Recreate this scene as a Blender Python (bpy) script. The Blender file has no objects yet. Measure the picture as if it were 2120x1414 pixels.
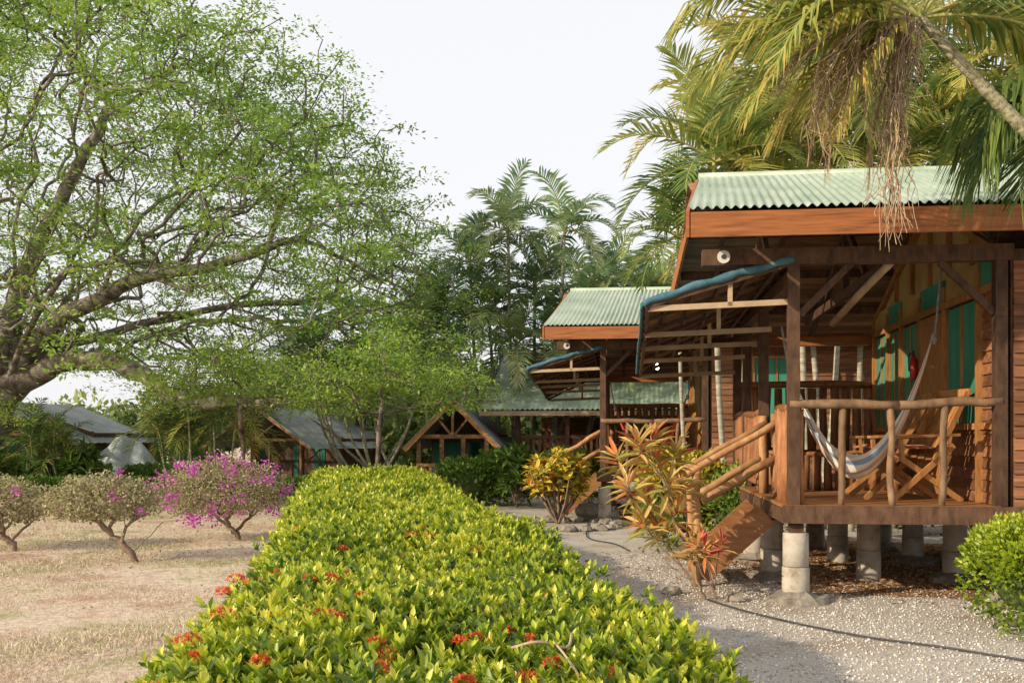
import bpy, math, random
import numpy as np
from mathutils import Vector, Matrix
rng=np.random.default_rng(11); random.seed(11)
scene=bpy.context.scene
PI=math.pi
# ------------------------------------------------------------------ helpers
def link(o,parent=None):
    scene.collection.objects.link(o)
    if parent: o.parent=parent
    return o
def empty(name,loc=(0,0,0),rz=0):
    e=bpy.data.objects.new(name,None); e.location=loc; e.rotation_euler=(0,0,rz); e.empty_display_size=.2
    return link(e)
def nrm(a):
    a=np.asarray(a,float); return a/np.maximum(np.linalg.norm(a,axis=-1,keepdims=True),1e-9)
def runit(n): return nrm(rng.normal(size=(n,3)))
def catmull(pts,k=4):
    P=np.asarray(pts,float)
    if len(P)<3: return P
    Q=np.vstack([2*P[0]-P[1],P,2*P[-1]-P[-2]]); out=[]
    for i in range(1,len(Q)-2):
        for j in range(k):
            t=j/k; a,b,c,d=Q[i-1],Q[i],Q[i+1],Q[i+2]
            out.append(.5*((2*b)+(c-a)*t+(2*a-5*b+4*c-d)*t*t+(3*b-a-3*c+d)*t**3))
    out.append(P[-1]); return np.array(out)
class MB:
    def __init__(s): s.v=[];s.f=[];s.m=[];s.s=[]
    def face(s,idx,m=0,sm=False): s.f.append(idx);s.m.append(m);s.s.append(sm)
    def hexa(s,p,m=0):
        b=len(s.v); s.v+= [tuple(q) for q in p]
        for q in ((0,3,2,1),(4,5,6,7),(0,1,5,4),(1,2,6,5),(2,3,7,6),(3,0,4,7)): s.face([b+i for i in q],m)
    def box(s,x0,x1,y0,y1,z0,z1,m=0):
        s.hexa([(x0,y0,z0),(x1,y0,z0),(x1,y1,z0),(x0,y1,z0),(x0,y0,z1),(x1,y0,z1),(x1,y1,z1),(x0,y1,z1)],m)
    def beam(s,a,b,w,h,m=0,up=(0,0,1)):
        a=Vector(a);b=Vector(b);d=(b-a).normalized();u=Vector(up)
        if abs(d.dot(u))>.98: u=Vector((1,0,0))
        x=d.cross(u).normalized();z=x.cross(d).normalized()
        x=x*w/2;z=z*h/2
        s.hexa([a-x-z,a+x-z,b+x-z,b-x-z,a-x+z,a+x+z,b+x+z,b-x+z],m)
    def tube(s,pts,rad,n=6,m=0,cap=True,wob=0):
        P=np.asarray(pts,float); k=len(P)
        R=np.full(k,rad,float) if np.isscalar(rad) else np.asarray(rad,float)
        T=np.zeros_like(P); T[1:-1]=P[2:]-P[:-2]; T[0]=P[1]-P[0]; T[-1]=P[-1]-P[-2]; T=nrm(T)
        u=np.array([0,0,1.]) if abs(T[0][2])<.9 else np.array([1.,0,0])
        x=nrm(np.cross(T[0],u)); b=len(s.v); ang=np.arange(n)*2*PI/n
        for i in range(k):
            x=nrm(x-T[i]*np.dot(x,T[i])); y=np.cross(T[i],x)
            r=R[i]*(1+ (wob*rng.normal(size=n) if wob else 0))
            ring=P[i]+ (np.cos(ang)*r)[:,None]*x+(np.sin(ang)*r)[:,None]*y
            s.v+= [tuple(q) for q in ring]
        for i in range(k-1):
            for j in range(n):
                j2=(j+1)%n; s.face([b+i*n+j,b+i*n+j2,b+(i+1)*n+j2,b+(i+1)*n+j],m,True)
        if cap:
            s.face([b+j for j in range(n)][::-1],m); s.face([b+(k-1)*n+j for j in range(n)],m)
    def log(s,a,b,r,m=0,n=7,j=.012,k=5):
        a=np.array(a,float);b=np.array(b,float); t=np.linspace(0,1,k)[:,None]
        P=a*(1-t)+b*t; P[1:-1]+=rng.normal(size=(k-2,3))*j
        s.tube(P,r*(1+rng.normal(size=k)*.07),n,m)
    def build(s,name,parent,mats):
        me=bpy.data.meshes.new(name); me.from_pydata(s.v,[],s.f)
        for m in mats: me.materials.append(m)
        me.polygons.foreach_set('material_index',s.m); me.polygons.foreach_set('use_smooth',s.s)
        me.update(); return link(bpy.data.objects.new(name,me),parent)
class Acc:
    def __init__(s): s.V=[];s.L=[];s.S=[];s.T=[];s.n=0
    def add(s,V,L,S,T):
        s.V.append(V);s.L.append(np.asarray(L)+s.n);s.S.append(np.asarray(S));s.T.append(T);s.n+=len(V)
    def inst(s,tpl,M,loc,tint):
        tv,tf=tpl; N=len(loc); k=len(tv)
        if N==0: return
        V=(np.einsum('nij,vj->nvi',M,tv)+loc[:,None,:]).reshape(-1,3)
        fl=np.array([i for f in tf for i in f]); fs=np.array([len(f) for f in tf])
        L=(fl[None,:]+(np.arange(N)*k)[:,None]).ravel(); S=np.tile(fs,N)
        s.add(V,L,S,np.repeat(tint,k))
    def build(s,name,parent,mat,smooth=False):
        V=np.vstack(s.V).astype(np.float32);L=np.concatenate(s.L).astype(np.int32);S=np.concatenate(s.S).astype(np.int32);T=np.concatenate(s.T).astype(np.float32)
        me=bpy.data.meshes.new(name); me.vertices.add(len(V)); me.vertices.foreach_set('co',V.ravel())
        me.loops.add(len(L)); me.loops.foreach_set('vertex_index',L)
        me.polygons.add(len(S)); st=np.concatenate([[0],np.cumsum(S)[:-1]]).astype(np.int32)
        me.polygons.foreach_set('loop_start',st)
        me.update(calc_edges=True)
        a=me.attributes.new('tint','FLOAT','POINT'); a.data.foreach_set('value',T)
        me.materials.append(mat)
        return link(bpy.data.objects.new(name,me),parent)
def frames(D,N,sc,wsc=None):
    y=nrm(D); x=np.cross(y,N); x=nrm(x+1e-6); z=np.cross(x,y)
    sc=np.asarray(sc,float).reshape(-1,1); ws=sc if wsc is None else np.asarray(wsc,float).reshape(-1,1)
    return np.stack([x*ws,y*sc,z*sc],axis=2)
LEAF=(np.array([[0,0,0],[.2,.32,.05],[.17,.68,.04],[0,1,-.06],[-.17,.68,.04],[-.2,.32,.05],[0,.32,-.02],[0,.68,-.02]],float),
      [(0,1,6),(1,2,7,6),(2,3,7),(0,6,5),(6,7,4,5),(7,3,4)])
LEAF2=(np.array([[0,0,0],[.22,.45,.07],[0,1,-.05],[-.22,.45,.07]],float),[(0,1,2),(0,2,3)])
RHOMB=(np.array([[0,0,0],[.3,.5,.03],[0,1,0],[-.3,.5,.03]],float),[(0,1,2,3)])
BLADE=(np.array([[-.05,0,0],[.05,0,0],[.03,.6,.08],[0,1,.3]],float),[(0,1,2,3)])
STONE=(np.array([[1,0,0],[-1,0,0],[0,1,0],[0,-1,0],[0,0,.7],[0,0,-.7]],float),[(0,2,4),(2,1,4),(1,3,4),(3,0,4),(2,0,5),(1,2,5),(3,1,5),(0,3,5)])
# ------------------------------------------------------------------ materials
def newmat(name):
    m=bpy.data.materials.new(name); m.use_nodes=True; nt=m.node_tree; nt.nodes.clear(); return m,nt
def N(nt,t,**k):
    n=nt.nodes.new(t)
    for a,b in k.items(): setattr(n,a,b)
    return n
def ramp(nt,stops,fac):
    r=N(nt,'ShaderNodeValToRGB'); e=r.color_ramp.elements
    while len(e)<len(stops): e.new(.5)
    for i,(p,c) in enumerate(stops): e[i].position=p; e[i].color=(*c,1)
    nt.links.new(fac,r.inputs[0]); return r.outputs[0]
def pmat(name,stops,ns=6,stretch=(1,1,1),rough=.8,bump=.3,bdist=.01,island=0,metal=0,detail=6,spec=.3):
    m,nt=newmat(name); o=N(nt,'ShaderNodeOutputMaterial'); p=N(nt,'ShaderNodeBsdfPrincipled')
    tc=N(nt,'ShaderNodeTexCoord'); mp=N(nt,'ShaderNodeMapping'); mp.inputs['Scale'].default_value=stretch
    nt.links.new(tc.outputs['Object'],mp.inputs[0])
    no=N(nt,'ShaderNodeTexNoise'); no.inputs['Scale'].default_value=ns; no.inputs['Detail'].default_value=detail; no.inputs['Roughness'].default_value=.65
    nt.links.new(mp.outputs[0],no.inputs['Vector'])
    col=ramp(nt,stops,no.outputs[0])
    if island:
        g=N(nt,'ShaderNodeNewGeometry'); mr=N(nt,'ShaderNodeMapRange'); mr.inputs[3].default_value=1-island; mr.inputs[4].default_value=1+island
        nt.links.new(g.outputs['Random Per Island'],mr.inputs[0])
        mx=N(nt,'ShaderNodeVectorMath',operation='SCALE'); nt.links.new(col,mx.inputs[0]); nt.links.new(mr.outputs[0],mx.inputs['Scale']); col=mx.outputs[0]
    nt.links.new(col,p.inputs['Base Color']); p.inputs['Roughness'].default_value=rough; p.inputs['Metallic'].default_value=metal
    p.inputs['Specular IOR Level'].default_value=spec
    if bump:
        b=N(nt,'ShaderNodeBump'); b.inputs['Strength'].default_value=bump; b.inputs['Distance'].default_value=bdist
        nt.links.new(no.outputs[0],b.inputs['Height']); nt.links.new(b.outputs[0],p.inputs['Normal'])
    nt.links.new(p.outputs[0],o.inputs[0]); return m
def leafmat(name,stops,trans=.35,rough=.5,spec=.3):
    m,nt=newmat(name); o=N(nt,'ShaderNodeOutputMaterial'); p=N(nt,'ShaderNodeBsdfPrincipled'); a=N(nt,'ShaderNodeAttribute',attribute_name='tint')
    c=ramp(nt,stops,a.outputs['Fac']); t=N(nt,'ShaderNodeBsdfTranslucent'); mx=N(nt,'ShaderNodeMixShader'); mx.inputs[0].default_value=trans
    nt.links.new(c,p.inputs['Base Color']); nt.links.new(c,t.inputs[0]); p.inputs['Roughness'].default_value=rough; p.inputs['Specular IOR Level'].default_value=spec
    nt.links.new(p.outputs[0],mx.inputs[1]); nt.links.new(t.outputs[0],mx.inputs[2]); nt.links.new(mx.outputs[0],o.inputs[0]); return m
M={}
M['fascia']=pmat('stained_fascia_wood',[(.3,(.15,.05,.018)),(.45,(.28,.10,.034)),(.6,(.36,.13,.045)),(.75,(.46,.2,.085))],ns=3,stretch=(.8,6,12),rough=.6,island=.12,detail=9)
M['dark']=pmat('dark_timber',[(.3,(.042,.021,.013)),(.7,(.14,.075,.042))],ns=5,stretch=(3,3,1.2),rough=.7,island=.25)
M['siding']=pmat('siding_boards',[(.25,(.085,.036,.018)),(.42,(.17,.072,.034)),(.55,(.24,.108,.05)),(.75,(.38,.2,.1))],ns=2.6,stretch=(1,5,10),rough=.65,island=.38,detail=9)
M['frame']=pmat('varnished_frame',[(.3,(.24,.1,.03)),(.7,(.5,.25,.09))],ns=4,stretch=(4,4,1),rough=.5,island=.2)
M['dframe']=pmat('shaded_gable_timber',[(.3,(.09,.05,.025)),(.7,(.28,.16,.08))],ns=4,rough=.8,island=.3)  # shade over the back cottages is put into this darker timber colour
M['log']=pmat('log_rail',[(.25,(.2,.1,.04)),(.5,(.4,.21,.09)),(.75,(.56,.34,.17))],ns=5,stretch=(2,2,1),rough=.55,island=.22)
M['slat']=pmat('log_slats',[(.3,(.17,.065,.028)),(.7,(.4,.18,.075))],ns=5,stretch=(3,3,1),rough=.55,island=.3)
M['greylog']=pmat('weathered_log',[(.3,(.12,.065,.035)),(.7,(.32,.2,.11))],ns=6,stretch=(2,2,1),rough=.75,island=.2)
M['rope']=pmat('rope_fibre',[(.3,(.12,.12,.12)),(.7,(.35,.33,.3))],ns=30,rough=.9)
M['step']=pmat('step_wood',[(.3,(.2,.085,.028)),(.7,(.4,.19,.08))],ns=3,stretch=(1,5,5),rough=.5,island=.15)
M['batten']=pmat('pale_batten',[(.3,(.3,.2,.12)),(.7,(.5,.38,.25))],ns=4,stretch=(1,1,1),rough=.7,island=.2)
M['strand']=pmat('dry_strand',[(.3,(.26,.17,.10)),(.7,(.55,.42,.29))],ns=9,rough=.9,island=.3,bump=0)
M['ceil']=pmat('ceiling_boards',[(.3,(.16,.075,.035)),(.7,(.36,.21,.11))],ns=3,stretch=(.6,6,6),rough=.7,island=.35)
M['thatch']=pmat('woven_mat',[(.3,(.12,.06,.028)),(.7,(.36,.21,.11))],ns=9,stretch=(8,1,1),rough=.9,bump=.8,bdist=.02)
M['teal']=pmat('teal_canvas',[(.3,(.035,.10,.14)),(.7,(.11,.23,.28))],ns=7,rough=.85,bump=.6,bdist=.02)
M['green']=pmat('green_screen',[(.3,(.03,.19,.125)),(.7,(.07,.32,.22))],ns=2,stretch=(3,3,.5),rough=.6,bump=.1)
M['dgreen']=pmat('shaded_green_screen',[(.3,(.012,.08,.055)),(.7,(.03,.16,.11))],ns=2,rough=.7,bump=.1)  # darkened copy of the green screen, cottage shade painted into the colour
M['mustard']=pmat('mustard_panel',[(.3,(.34,.22,.07)),(.7,(.5,.36,.14))],ns=3,rough=.7)
M['roof']=pmat('corrugated_roof',[(.3,(.19,.27,.18)),(.45,(.30,.38,.28)),(.6,(.38,.45,.36)),(.72,(.52,.56,.48))],ns=1.9,stretch=(1.4,.5,1),rough=.42,bump=.05,spec=.45,detail=9)
M['roofgrey']=pmat('grey_roof',[(.3,(.14,.16,.16)),(.7,(.28,.3,.3))],ns=1.3,rough=.6,bump=.05)
M['tarp']=pmat('pale_tarp',[(.3,(.3,.35,.4)),(.7,(.45,.5,.54))],ns=3,rough=.6,bump=.4,bdist=.05)
M['conc']=pmat('concrete_pier',[(.3,(.22,.17,.12)),(.45,(.42,.37,.3)),(.6,(.5,.46,.4)),(.72,(.64,.6,.54))],ns=5,rough=.9,bump=.5)
M['rock']=pmat('rubble',[(.3,(.12,.10,.08)),(.7,(.38,.34,.28))],ns=6,rough=.95,bump=1,bdist=.03)
M['white']=pmat('white_enamel',[(.3,(.6,.58,.52)),(.7,(.75,.73,.68))],ns=5,rough=.4,bump=0)
M['black']=pmat('black_rubber',[(.3,(.03,.033,.038)),(.7,(.07,.07,.075))],ns=5,rough=.5,bump=0)
M['red']=pmat('red_enamel',[(.3,(.32,.02,.015)),(.7,(.42,.03,.02))],ns=5,rough=.3,bump=0)
M['bark']=pmat('rain_tree_bark',[(.32,(.05,.038,.03)),(.48,(.15,.12,.10)),(.6,(.28,.24,.21)),(.75,(.46,.42,.39))],ns=3.4,stretch=(1,1,1),rough=.95,bump=1,bdist=.06,detail=9)
M['twig']=pmat('shrub_bark',[(.3,(.12,.08,.055)),(.7,(.34,.25,.18))],ns=8,rough=.95,bump=.6)
M['palmtrunk']=pmat('palm_trunk',[(.3,(.19,.17,.11)),(.5,(.34,.32,.24)),(.7,(.5,.48,.4))],ns=4,stretch=(.6,.6,5),rough=.8,bump=.6,bdist=.02)
M['palmtrunk2']=pmat('leaning_palm_trunk',[(.35,(.10,.09,.05)),(.5,(.24,.22,.13)),(.65,(.38,.35,.24))],ns=9,stretch=(4,1,4),rough=.8,bump=.6,bdist=.02)
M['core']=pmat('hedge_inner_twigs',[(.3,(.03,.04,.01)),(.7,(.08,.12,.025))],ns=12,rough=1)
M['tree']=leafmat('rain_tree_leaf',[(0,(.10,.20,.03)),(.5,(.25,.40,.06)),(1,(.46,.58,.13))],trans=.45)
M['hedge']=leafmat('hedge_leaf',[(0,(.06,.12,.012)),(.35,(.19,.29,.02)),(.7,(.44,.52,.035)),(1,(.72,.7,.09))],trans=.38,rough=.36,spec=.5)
M['bush']=leafmat('bush_leaf',[(0,(.05,.10,.02)),(.5,(.15,.26,.04)),(1,(.34,.44,.08))],trans=.3)
M['boug']=leafmat('bougainvillea_leaf',[(0,(.18,.16,.08)),(.4,(.3,.3,.13)),(.75,(.5,.46,.24)),(1,(.56,.38,.34))],trans=.3,rough=.7)
M['magenta']=leafmat('bougainvillea_bract',[(0,(.5,.04,.42)),(1,(.8,.16,.7))],trans=.4)
M['ixora']=leafmat('ixora_petal',[(0,(.42,.05,.015)),(.6,(.75,.14,.04)),(1,(.8,.34,.1))],trans=.3)
M['croton']=leafmat('croton_leaf',[(0,(.1,.15,.02)),(.4,(.36,.36,.03)),(.75,(.78,.58,.08)),(1,(.65,.22,.05))],trans=.3,rough=.35)
M['cordy']=leafmat('cordyline_leaf',[(0,(.18,.23,.05)),(.35,(.45,.42,.10)),(.65,(.78,.55,.2)),(.82,(.75,.3,.1)),(1,(.5,.08,.07))],trans=.4,rough=.35)
M['palm']=leafmat('palm_leaflet',[(0,(.05,.12,.045)),(.4,(.18,.27,.07)),(.7,(.45,.44,.1)),(1,(.68,.48,.15))],trans=.45,rough=.4)  # yellower stops carry golden sunlight as leaflet colour
M['palmb']=leafmat('palm_leaflet_cool',[(0,(.07,.15,.09)),(.5,(.21,.34,.16)),(1,(.5,.5,.22))],trans=.4,rough=.33,spec=.6)
M['deadfrond']=leafmat('dead_frond',[(0,(.3,.19,.1)),(1,(.6,.44,.26))],trans=.3,rough=.8)
M['mass']=leafmat('hazed_distant_leaf',[(0,(.055,.095,.04)),(.5,(.16,.23,.07)),(1,(.5,.55,.18))],trans=.38)  # leaf colour brightened to stand in for distance haze
M['grass']=leafmat('dry_grass',[(0,(.46,.35,.25)),(.7,(.76,.65,.51)),(1,(.33,.38,.17))],trans=.3,rough=.8)
M['litter']=leafmat('dry_leaves',[(0,(.16,.07,.025)),(.6,(.42,.22,.09)),(1,(.6,.42,.24))],trans=.2,rough=.8)
M['pebble']=leafmat('pebbles',[(0,(.32,.28,.25)),(.6,(.6,.56,.51)),(1,(.8,.76,.71))],trans=0,rough=.9)
M['stalk']=pmat('palm_stalk',[(.3,(.22,.24,.07)),(.7,(.5,.45,.16))],ns=5,rough=.6,bump=0)
def groundmat(name,a,b,fs,cs,bump,bd):
    m,nt=newmat(name); o=N(nt,'ShaderNodeOutputMaterial'); p=N(nt,'ShaderNodeBsdfPrincipled'); tc=N(nt,'ShaderNodeTexCoord')
    n1=N(nt,'ShaderNodeTexNoise'); n1.inputs['Scale'].default_value=fs; n1.inputs['Detail'].default_value=8; n1.inputs['Roughness'].default_value=.75
    n2=N(nt,'ShaderNodeTexNoise'); n2.inputs['Scale'].default_value=cs; n2.inputs['Detail'].default_value=7; n2.inputs['Roughness'].default_value=.65
    for n in (n1,n2): nt.links.new(tc.outputs['Object'],n.inputs['Vector'])
    c1=ramp(nt,a,n1.outputs[0]); c2=ramp(nt,b,n2.outputs[0]); mx=N(nt,'ShaderNodeMix',data_type='RGBA',blend_type='MULTIPLY'); mx.inputs[0].default_value=1
    nt.links.new(c1,mx.inputs[6]); nt.links.new(c2,mx.inputs[7]); nt.links.new(mx.outputs[2],p.inputs['Base Color'])
    bp=N(nt,'ShaderNodeBump'); bp.inputs['Strength'].default_value=bump; bp.inputs['Distance'].default_value=bd
    nt.links.new(n1.outputs[0],bp.inputs['Height']); nt.links.new(bp.outputs[0],p.inputs['Normal']); p.inputs['Roughness'].default_value=.95; p.inputs['Specular IOR Level'].default_value=.1
    nt.links.new(p.outputs[0],o.inputs[0]); return m
M['lawn']=groundmat('dry_lawn',[(.3,(.38,.29,.22)),(.5,(.64,.54,.44)),(.7,(.82,.74,.63))],[(.38,(.5,.58,.34)),(.46,(.9,.92,.8)),(.53,(1,.96,.94)),(.62,(.68,.53,.45))],14,.7,.7,.03)
M['gravel']=groundmat('gravel',[(.3,(.3,.27,.24)),(.5,(.58,.54,.49)),(.68,(.82,.78,.72))],[(.38,(.74,.66,.56)),(.52,(1,.98,.95))],70,.7,.9,.02)
M['soil']=groundmat('leafy_soil',[(.3,(.14,.07,.035)),(.5,(.40,.24,.12)),(.7,(.62,.42,.24))],[(.3,(.7,.6,.5)),(.6,(1,.95,.9))],25,1.2,.9,.03)
# ------------------------------------------------------------------ ground
def gz(x,y):
    t=np.clip((np.asarray(y,float)-26)/12,0,1); return -.6*t*t*(3-2*t)
xs=np.concatenate([np.linspace(-400,-30,12),np.linspace(-28,30,60),np.linspace(34,400,12)])
ys=np.concatenate([np.linspace(-60,-2,6),np.linspace(0,45,60),np.linspace(50,600,14)])
b=MB(); nx=len(xs)
for y in ys:
    for x in xs:
        b.v.append((x,y,float(gz(x,y))))
for j in range(len(ys)-1):
    for i in range(nx-1): b.face([j*nx+i,j*nx+i+1,(j+1)*nx+i+1,(j+1)*nx+i],0,True)
b.build('ground',None,[M['lawn']])
def hc(y): return np.interp(y,[0,2.4,4,6.5,11.2,15,19],[-.1,-.15,-.33,-.68,-1.5,-2.1,-2.7])
def hw(y): return .70+.018*np.asarray(y)
b=MB(); yy=np.linspace(-8,25.5,70)
for y in yy:
    l=float(hc(max(y,0)))+.35; r=40
    b.v+= [(l+.08*math.sin(y*2.1),y,.005),(r,y,.005)]
for i in range(len(yy)-1): b.face([2*i,2*i+1,2*i+3,2*i+2],0)
b.build('gravel_path',None,[M['gravel']])
def blobsheet(name,cx,cy,rx,ry,z,mat,rot=0):
    b=MB(); n=60; b.v.append((cx,cy,z))
    for i in range(n):
        a=i*2*PI/n; k=1+.08*math.sin(3*a+1)+.06*math.sin(7*a)+.04*math.sin(13*a)
        x=rx*k*math.cos(a);y=ry*k*math.sin(a); b.v.append((cx+x*math.cos(rot)-y*math.sin(rot),cy+x*math.sin(rot)+y*math.cos(rot),z))
    for i in range(n): b.face([0,1+i,1+(i+1)%n],0)
    return b.build(name,None,[mat])
blobsheet('soil_under_bungalow',6.3,11.1,4.3,2.7,.010,M['soil'],-.13)
blobsheet('soil_under_bungalow',5.3,19.4,4.1,2.4,.010,M['soil'],-.13)
a=Acc(); n=46000
y=3.0+rng.random(n)**1.4*9.5; l=hc(y)+.5; x=l+rng.random(n)*(7-l)
s=rng.uniform(.004,.013,n); loc=np.stack([x,y,np.full(n,.006)+s*.3],1)
a.inst(STONE,frames(runit(n),runit(n),s),loc,rng.random(n)); a.build('gravel_stones',None,M['pebble'])
a=Acc(); n=7500
th=rng.random(n)*2*PI; rr=np.sqrt(rng.random(n))*rng.choice([1,1,1.3],n); lx=rr*np.cos(th)*4.3; ly=rr*np.sin(th)*2.5
x=6.3+lx*.98+ly*.13; y=11.0-lx*.13+ly*.98; loc=np.stack([x,y,.015+rng.random(n)*.02],1)
D=runit(n); D[:,2]*=.25; Nn=runit(n)*.4+[0,0,1]; s=rng.uniform(.03,.09,n); a.inst(LEAF2,frames(D,Nn,s),loc,rng.random(n))
n=3000; x=rng.uniform(-9,6,n); y=rng.uniform(3,17,n); D=runit(n); D[:,2]*=.2; a.inst(LEAF2,frames(D,runit(n)*.3+[0,0,1],rng.uniform(.02,.05,n)),np.stack([x,y,np.full(n,.015)],1),rng.random(n))
n=1600; x=rng.normal(size=n)*1.3-4.6; y=rng.normal(size=n)*1.6+13; D=runit(n); D[:,2]*=.2; a.inst(LEAF2,frames(D,runit(n)*.3+[0,0,1],rng.uniform(.03,.06,n)),np.stack([x,y,np.full(n,.02)],1),rng.random(n))
a.build('leaf_litter',None,M['litter'])
a=Acc(); n=150000
y=2.6+rng.random(n)**1.5*17; r=hc(y)-hw(y)+.15; x=r-rng.random(n)*(y*.56-.0+r*1.0)*1.05
cl=np.sin(x*1.7+np.sin(y*1.3)*2)*np.cos(y*1.1+x*.6)
D=runit(n)*.9+[0,0,.55]; s=rng.uniform(.015,.05,n)*(1+.6*cl)
a.inst(BLADE,frames(D,runit(n),s,s*1.2),np.stack([x,y,np.zeros(n)],1),np.clip(rng.random(n)*.75+np.where((cl>.35)&(rng.random(n)<.55),.3,0),0,1))
a.build('dry_grass',None,M['grass'])
# ------------------------------------------------------------------ hedge
def hz(x,y):
    return .845+.045*np.sin(y*2.3+1)+.035*np.sin(x*4+y*1.1)+.03*np.sin(x*9+2)*np.sin(y*7)-.05*np.clip((y-6.8)*3,0,1)-.08*np.exp(-((y-6.75)/.22)**2)
hedge=empty('ixora_hedge')
def hedge_pts(n,y0,y1):
    y=rng.uniform(y0,y1,n); u=rng.uniform(-1,1,n); w=hw(y); c=hc(y); z=hz(u*w,y)
    th=rng.uniform(-.15*PI,1.15*PI,n); ct,st=np.cos(th),np.sin(th)
    px=np.sign(ct)*np.abs(ct)**.45; pz=np.sign(st)*np.abs(st)**.45
    wob=1+.07*np.sin(y*4+px*3)+.05*np.sin(y*11+pz*5)-.16*np.exp(-((y-6.8)/.25)**2)
    X=c+px*w*wob; Z=.42+pz*(z-.42)
    nn=nrm(np.stack([np.sign(px)*np.abs(px)**4,np.zeros(n),np.sign(pz)*np.abs(pz)**4+.05],1))
    return np.stack([X,y,np.maximum(Z,.04)],1),nn
def flat_top(n,y0,y1):
    y=rng.uniform(y0,y1,n); u=rng.uniform(-.93,.93,n); w=hw(y); X=hc(y)+u*w
    Z=hz(u*w,y)-np.abs(u)**6*.12
    nn=nrm(np.stack([np.sign(u)*np.abs(u)**5*.8,np.zeros(n),np.ones(n)],1)); return np.stack([X,y,Z],1),nn
def shoots(acc,P,nn,k,s0,s1,tpl,jit=.03,tb=.0):
    n=len(P); P=P+rng.normal(size=(n,3))*[jit,jit,jit]; axis=nrm(nn*1.0+[0,0,.8]+rng.normal(size=(n,3))*.33)
    P[:,2]+=np.where(rng.random(n)<.12,rng.uniform(.01,.06,n),0)
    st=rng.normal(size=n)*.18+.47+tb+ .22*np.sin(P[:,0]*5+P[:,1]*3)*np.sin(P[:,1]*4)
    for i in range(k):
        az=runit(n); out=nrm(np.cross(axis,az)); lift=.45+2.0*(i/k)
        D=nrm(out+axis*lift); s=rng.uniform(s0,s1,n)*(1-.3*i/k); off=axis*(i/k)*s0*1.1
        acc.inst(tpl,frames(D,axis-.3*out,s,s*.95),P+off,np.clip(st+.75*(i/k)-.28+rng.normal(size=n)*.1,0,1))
a=Acc()
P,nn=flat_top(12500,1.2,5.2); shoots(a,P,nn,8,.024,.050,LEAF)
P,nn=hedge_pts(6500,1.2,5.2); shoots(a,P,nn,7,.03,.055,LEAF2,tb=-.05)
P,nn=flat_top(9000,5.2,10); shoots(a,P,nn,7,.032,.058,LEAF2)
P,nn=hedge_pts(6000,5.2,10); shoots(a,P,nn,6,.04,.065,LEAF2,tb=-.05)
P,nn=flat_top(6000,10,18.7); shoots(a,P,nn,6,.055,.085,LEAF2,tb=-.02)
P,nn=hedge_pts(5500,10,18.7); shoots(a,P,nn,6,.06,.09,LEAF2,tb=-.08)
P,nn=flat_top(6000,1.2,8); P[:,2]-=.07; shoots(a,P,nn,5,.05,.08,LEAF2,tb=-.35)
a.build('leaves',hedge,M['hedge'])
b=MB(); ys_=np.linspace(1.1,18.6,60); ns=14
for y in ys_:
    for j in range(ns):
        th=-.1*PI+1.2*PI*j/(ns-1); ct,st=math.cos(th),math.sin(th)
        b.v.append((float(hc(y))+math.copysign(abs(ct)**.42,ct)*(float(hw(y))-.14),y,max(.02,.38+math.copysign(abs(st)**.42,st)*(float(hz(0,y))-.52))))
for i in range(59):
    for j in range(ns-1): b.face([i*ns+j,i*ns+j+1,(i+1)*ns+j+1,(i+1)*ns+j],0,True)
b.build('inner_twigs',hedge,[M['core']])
a=Acc(); fl=[(-.094,2.6),(.033,2.28),(-.34,2.49),(-.46,3.05),(.1,2.38),(-.106,2.19),(-.9,3.49),(.235,2.36),(-.78,2.46),(-.8,2.2),(-.5,3.0),(-.02,2.75),(-1.0,3.6),(-.7,4.2),(-.2,4.6),(.1,3.3),(-.6,3.3),(-.85,2.6),(-.3,2.25),(-.65,2.7)]
for i in range(34):
    y=2.3+random.random()**1.2*7; fl.append((float(hc(y))+random.uniform(-.9,.6)*float(hw(y)),y))
for (x,y) in fl:
    n=80; d=runit(n); d[:,2]=np.abs(d[:,2]); r=random.uniform(.014,.028); c=np.array([x,y,float(hz(x-hc(y),y))+.062])
    a.inst(RHOMB,frames(d+runit(n)*.8,d,rng.uniform(.008,.014,n),rng.uniform(.010,.017,n)),c+d*r*[1.2,1.2,.7],np.clip(rng.random(n)*.6+random.random()*.4,0,1))
a.build('flowers',hedge,M['ixora'])
b=MB()
b.tube(catmull([(.0,2.33,.97),(.06,2.3,.99),(.13,2.38,.96),(.15,2.5,.97)]),[.004]*13,5,0); b.tube(catmull([(.10,2.34,.98),(.12,2.25,.97),(.15,2.22,.93)]),.003,5,0)
b.build('fallen_stem',hedge,[M['batten']])
# ------------------------------------------------------------------ dendrite generator
def dendrite(seeds_paths,pts,bf=.25):
    nodes=[];par=[];path=[]
    for (ps,p0) in seeds_paths:
        prev=p0
        for q in ps:
            q=np.array(q,float)
            path.append(0 if prev<0 else path[prev]+np.linalg.norm(q-nodes[prev])); nodes.append(q); par.append(prev); prev=len(nodes)-1
    n0=len(nodes); K=len(pts); best=np.full(K,1e9); bp=np.zeros(K,int); used=np.zeros(K,bool)
    A=np.array(nodes)
    for i in range(n0):
        c=np.linalg.norm(pts-A[i],axis=1)+bf*path[i]
        m=c<best; best[m]=c[m]; bp[m]=i
    for _ in range(K):
        j=int(np.argmin(np.where(used,1e9,best))); used[j]=True; p=int(bp[j])
        path.append(path[p]+np.linalg.norm(pts[j]-nodes[p])); nodes.append(pts[j]); par.append(p); i=len(nodes)-1
        c=np.linalg.norm(pts-pts[j],axis=1)+bf*path[i]; m=(c<best)&~used; best[m]=c[m]; bp[m]=i
    return np.array(nodes),par
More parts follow.
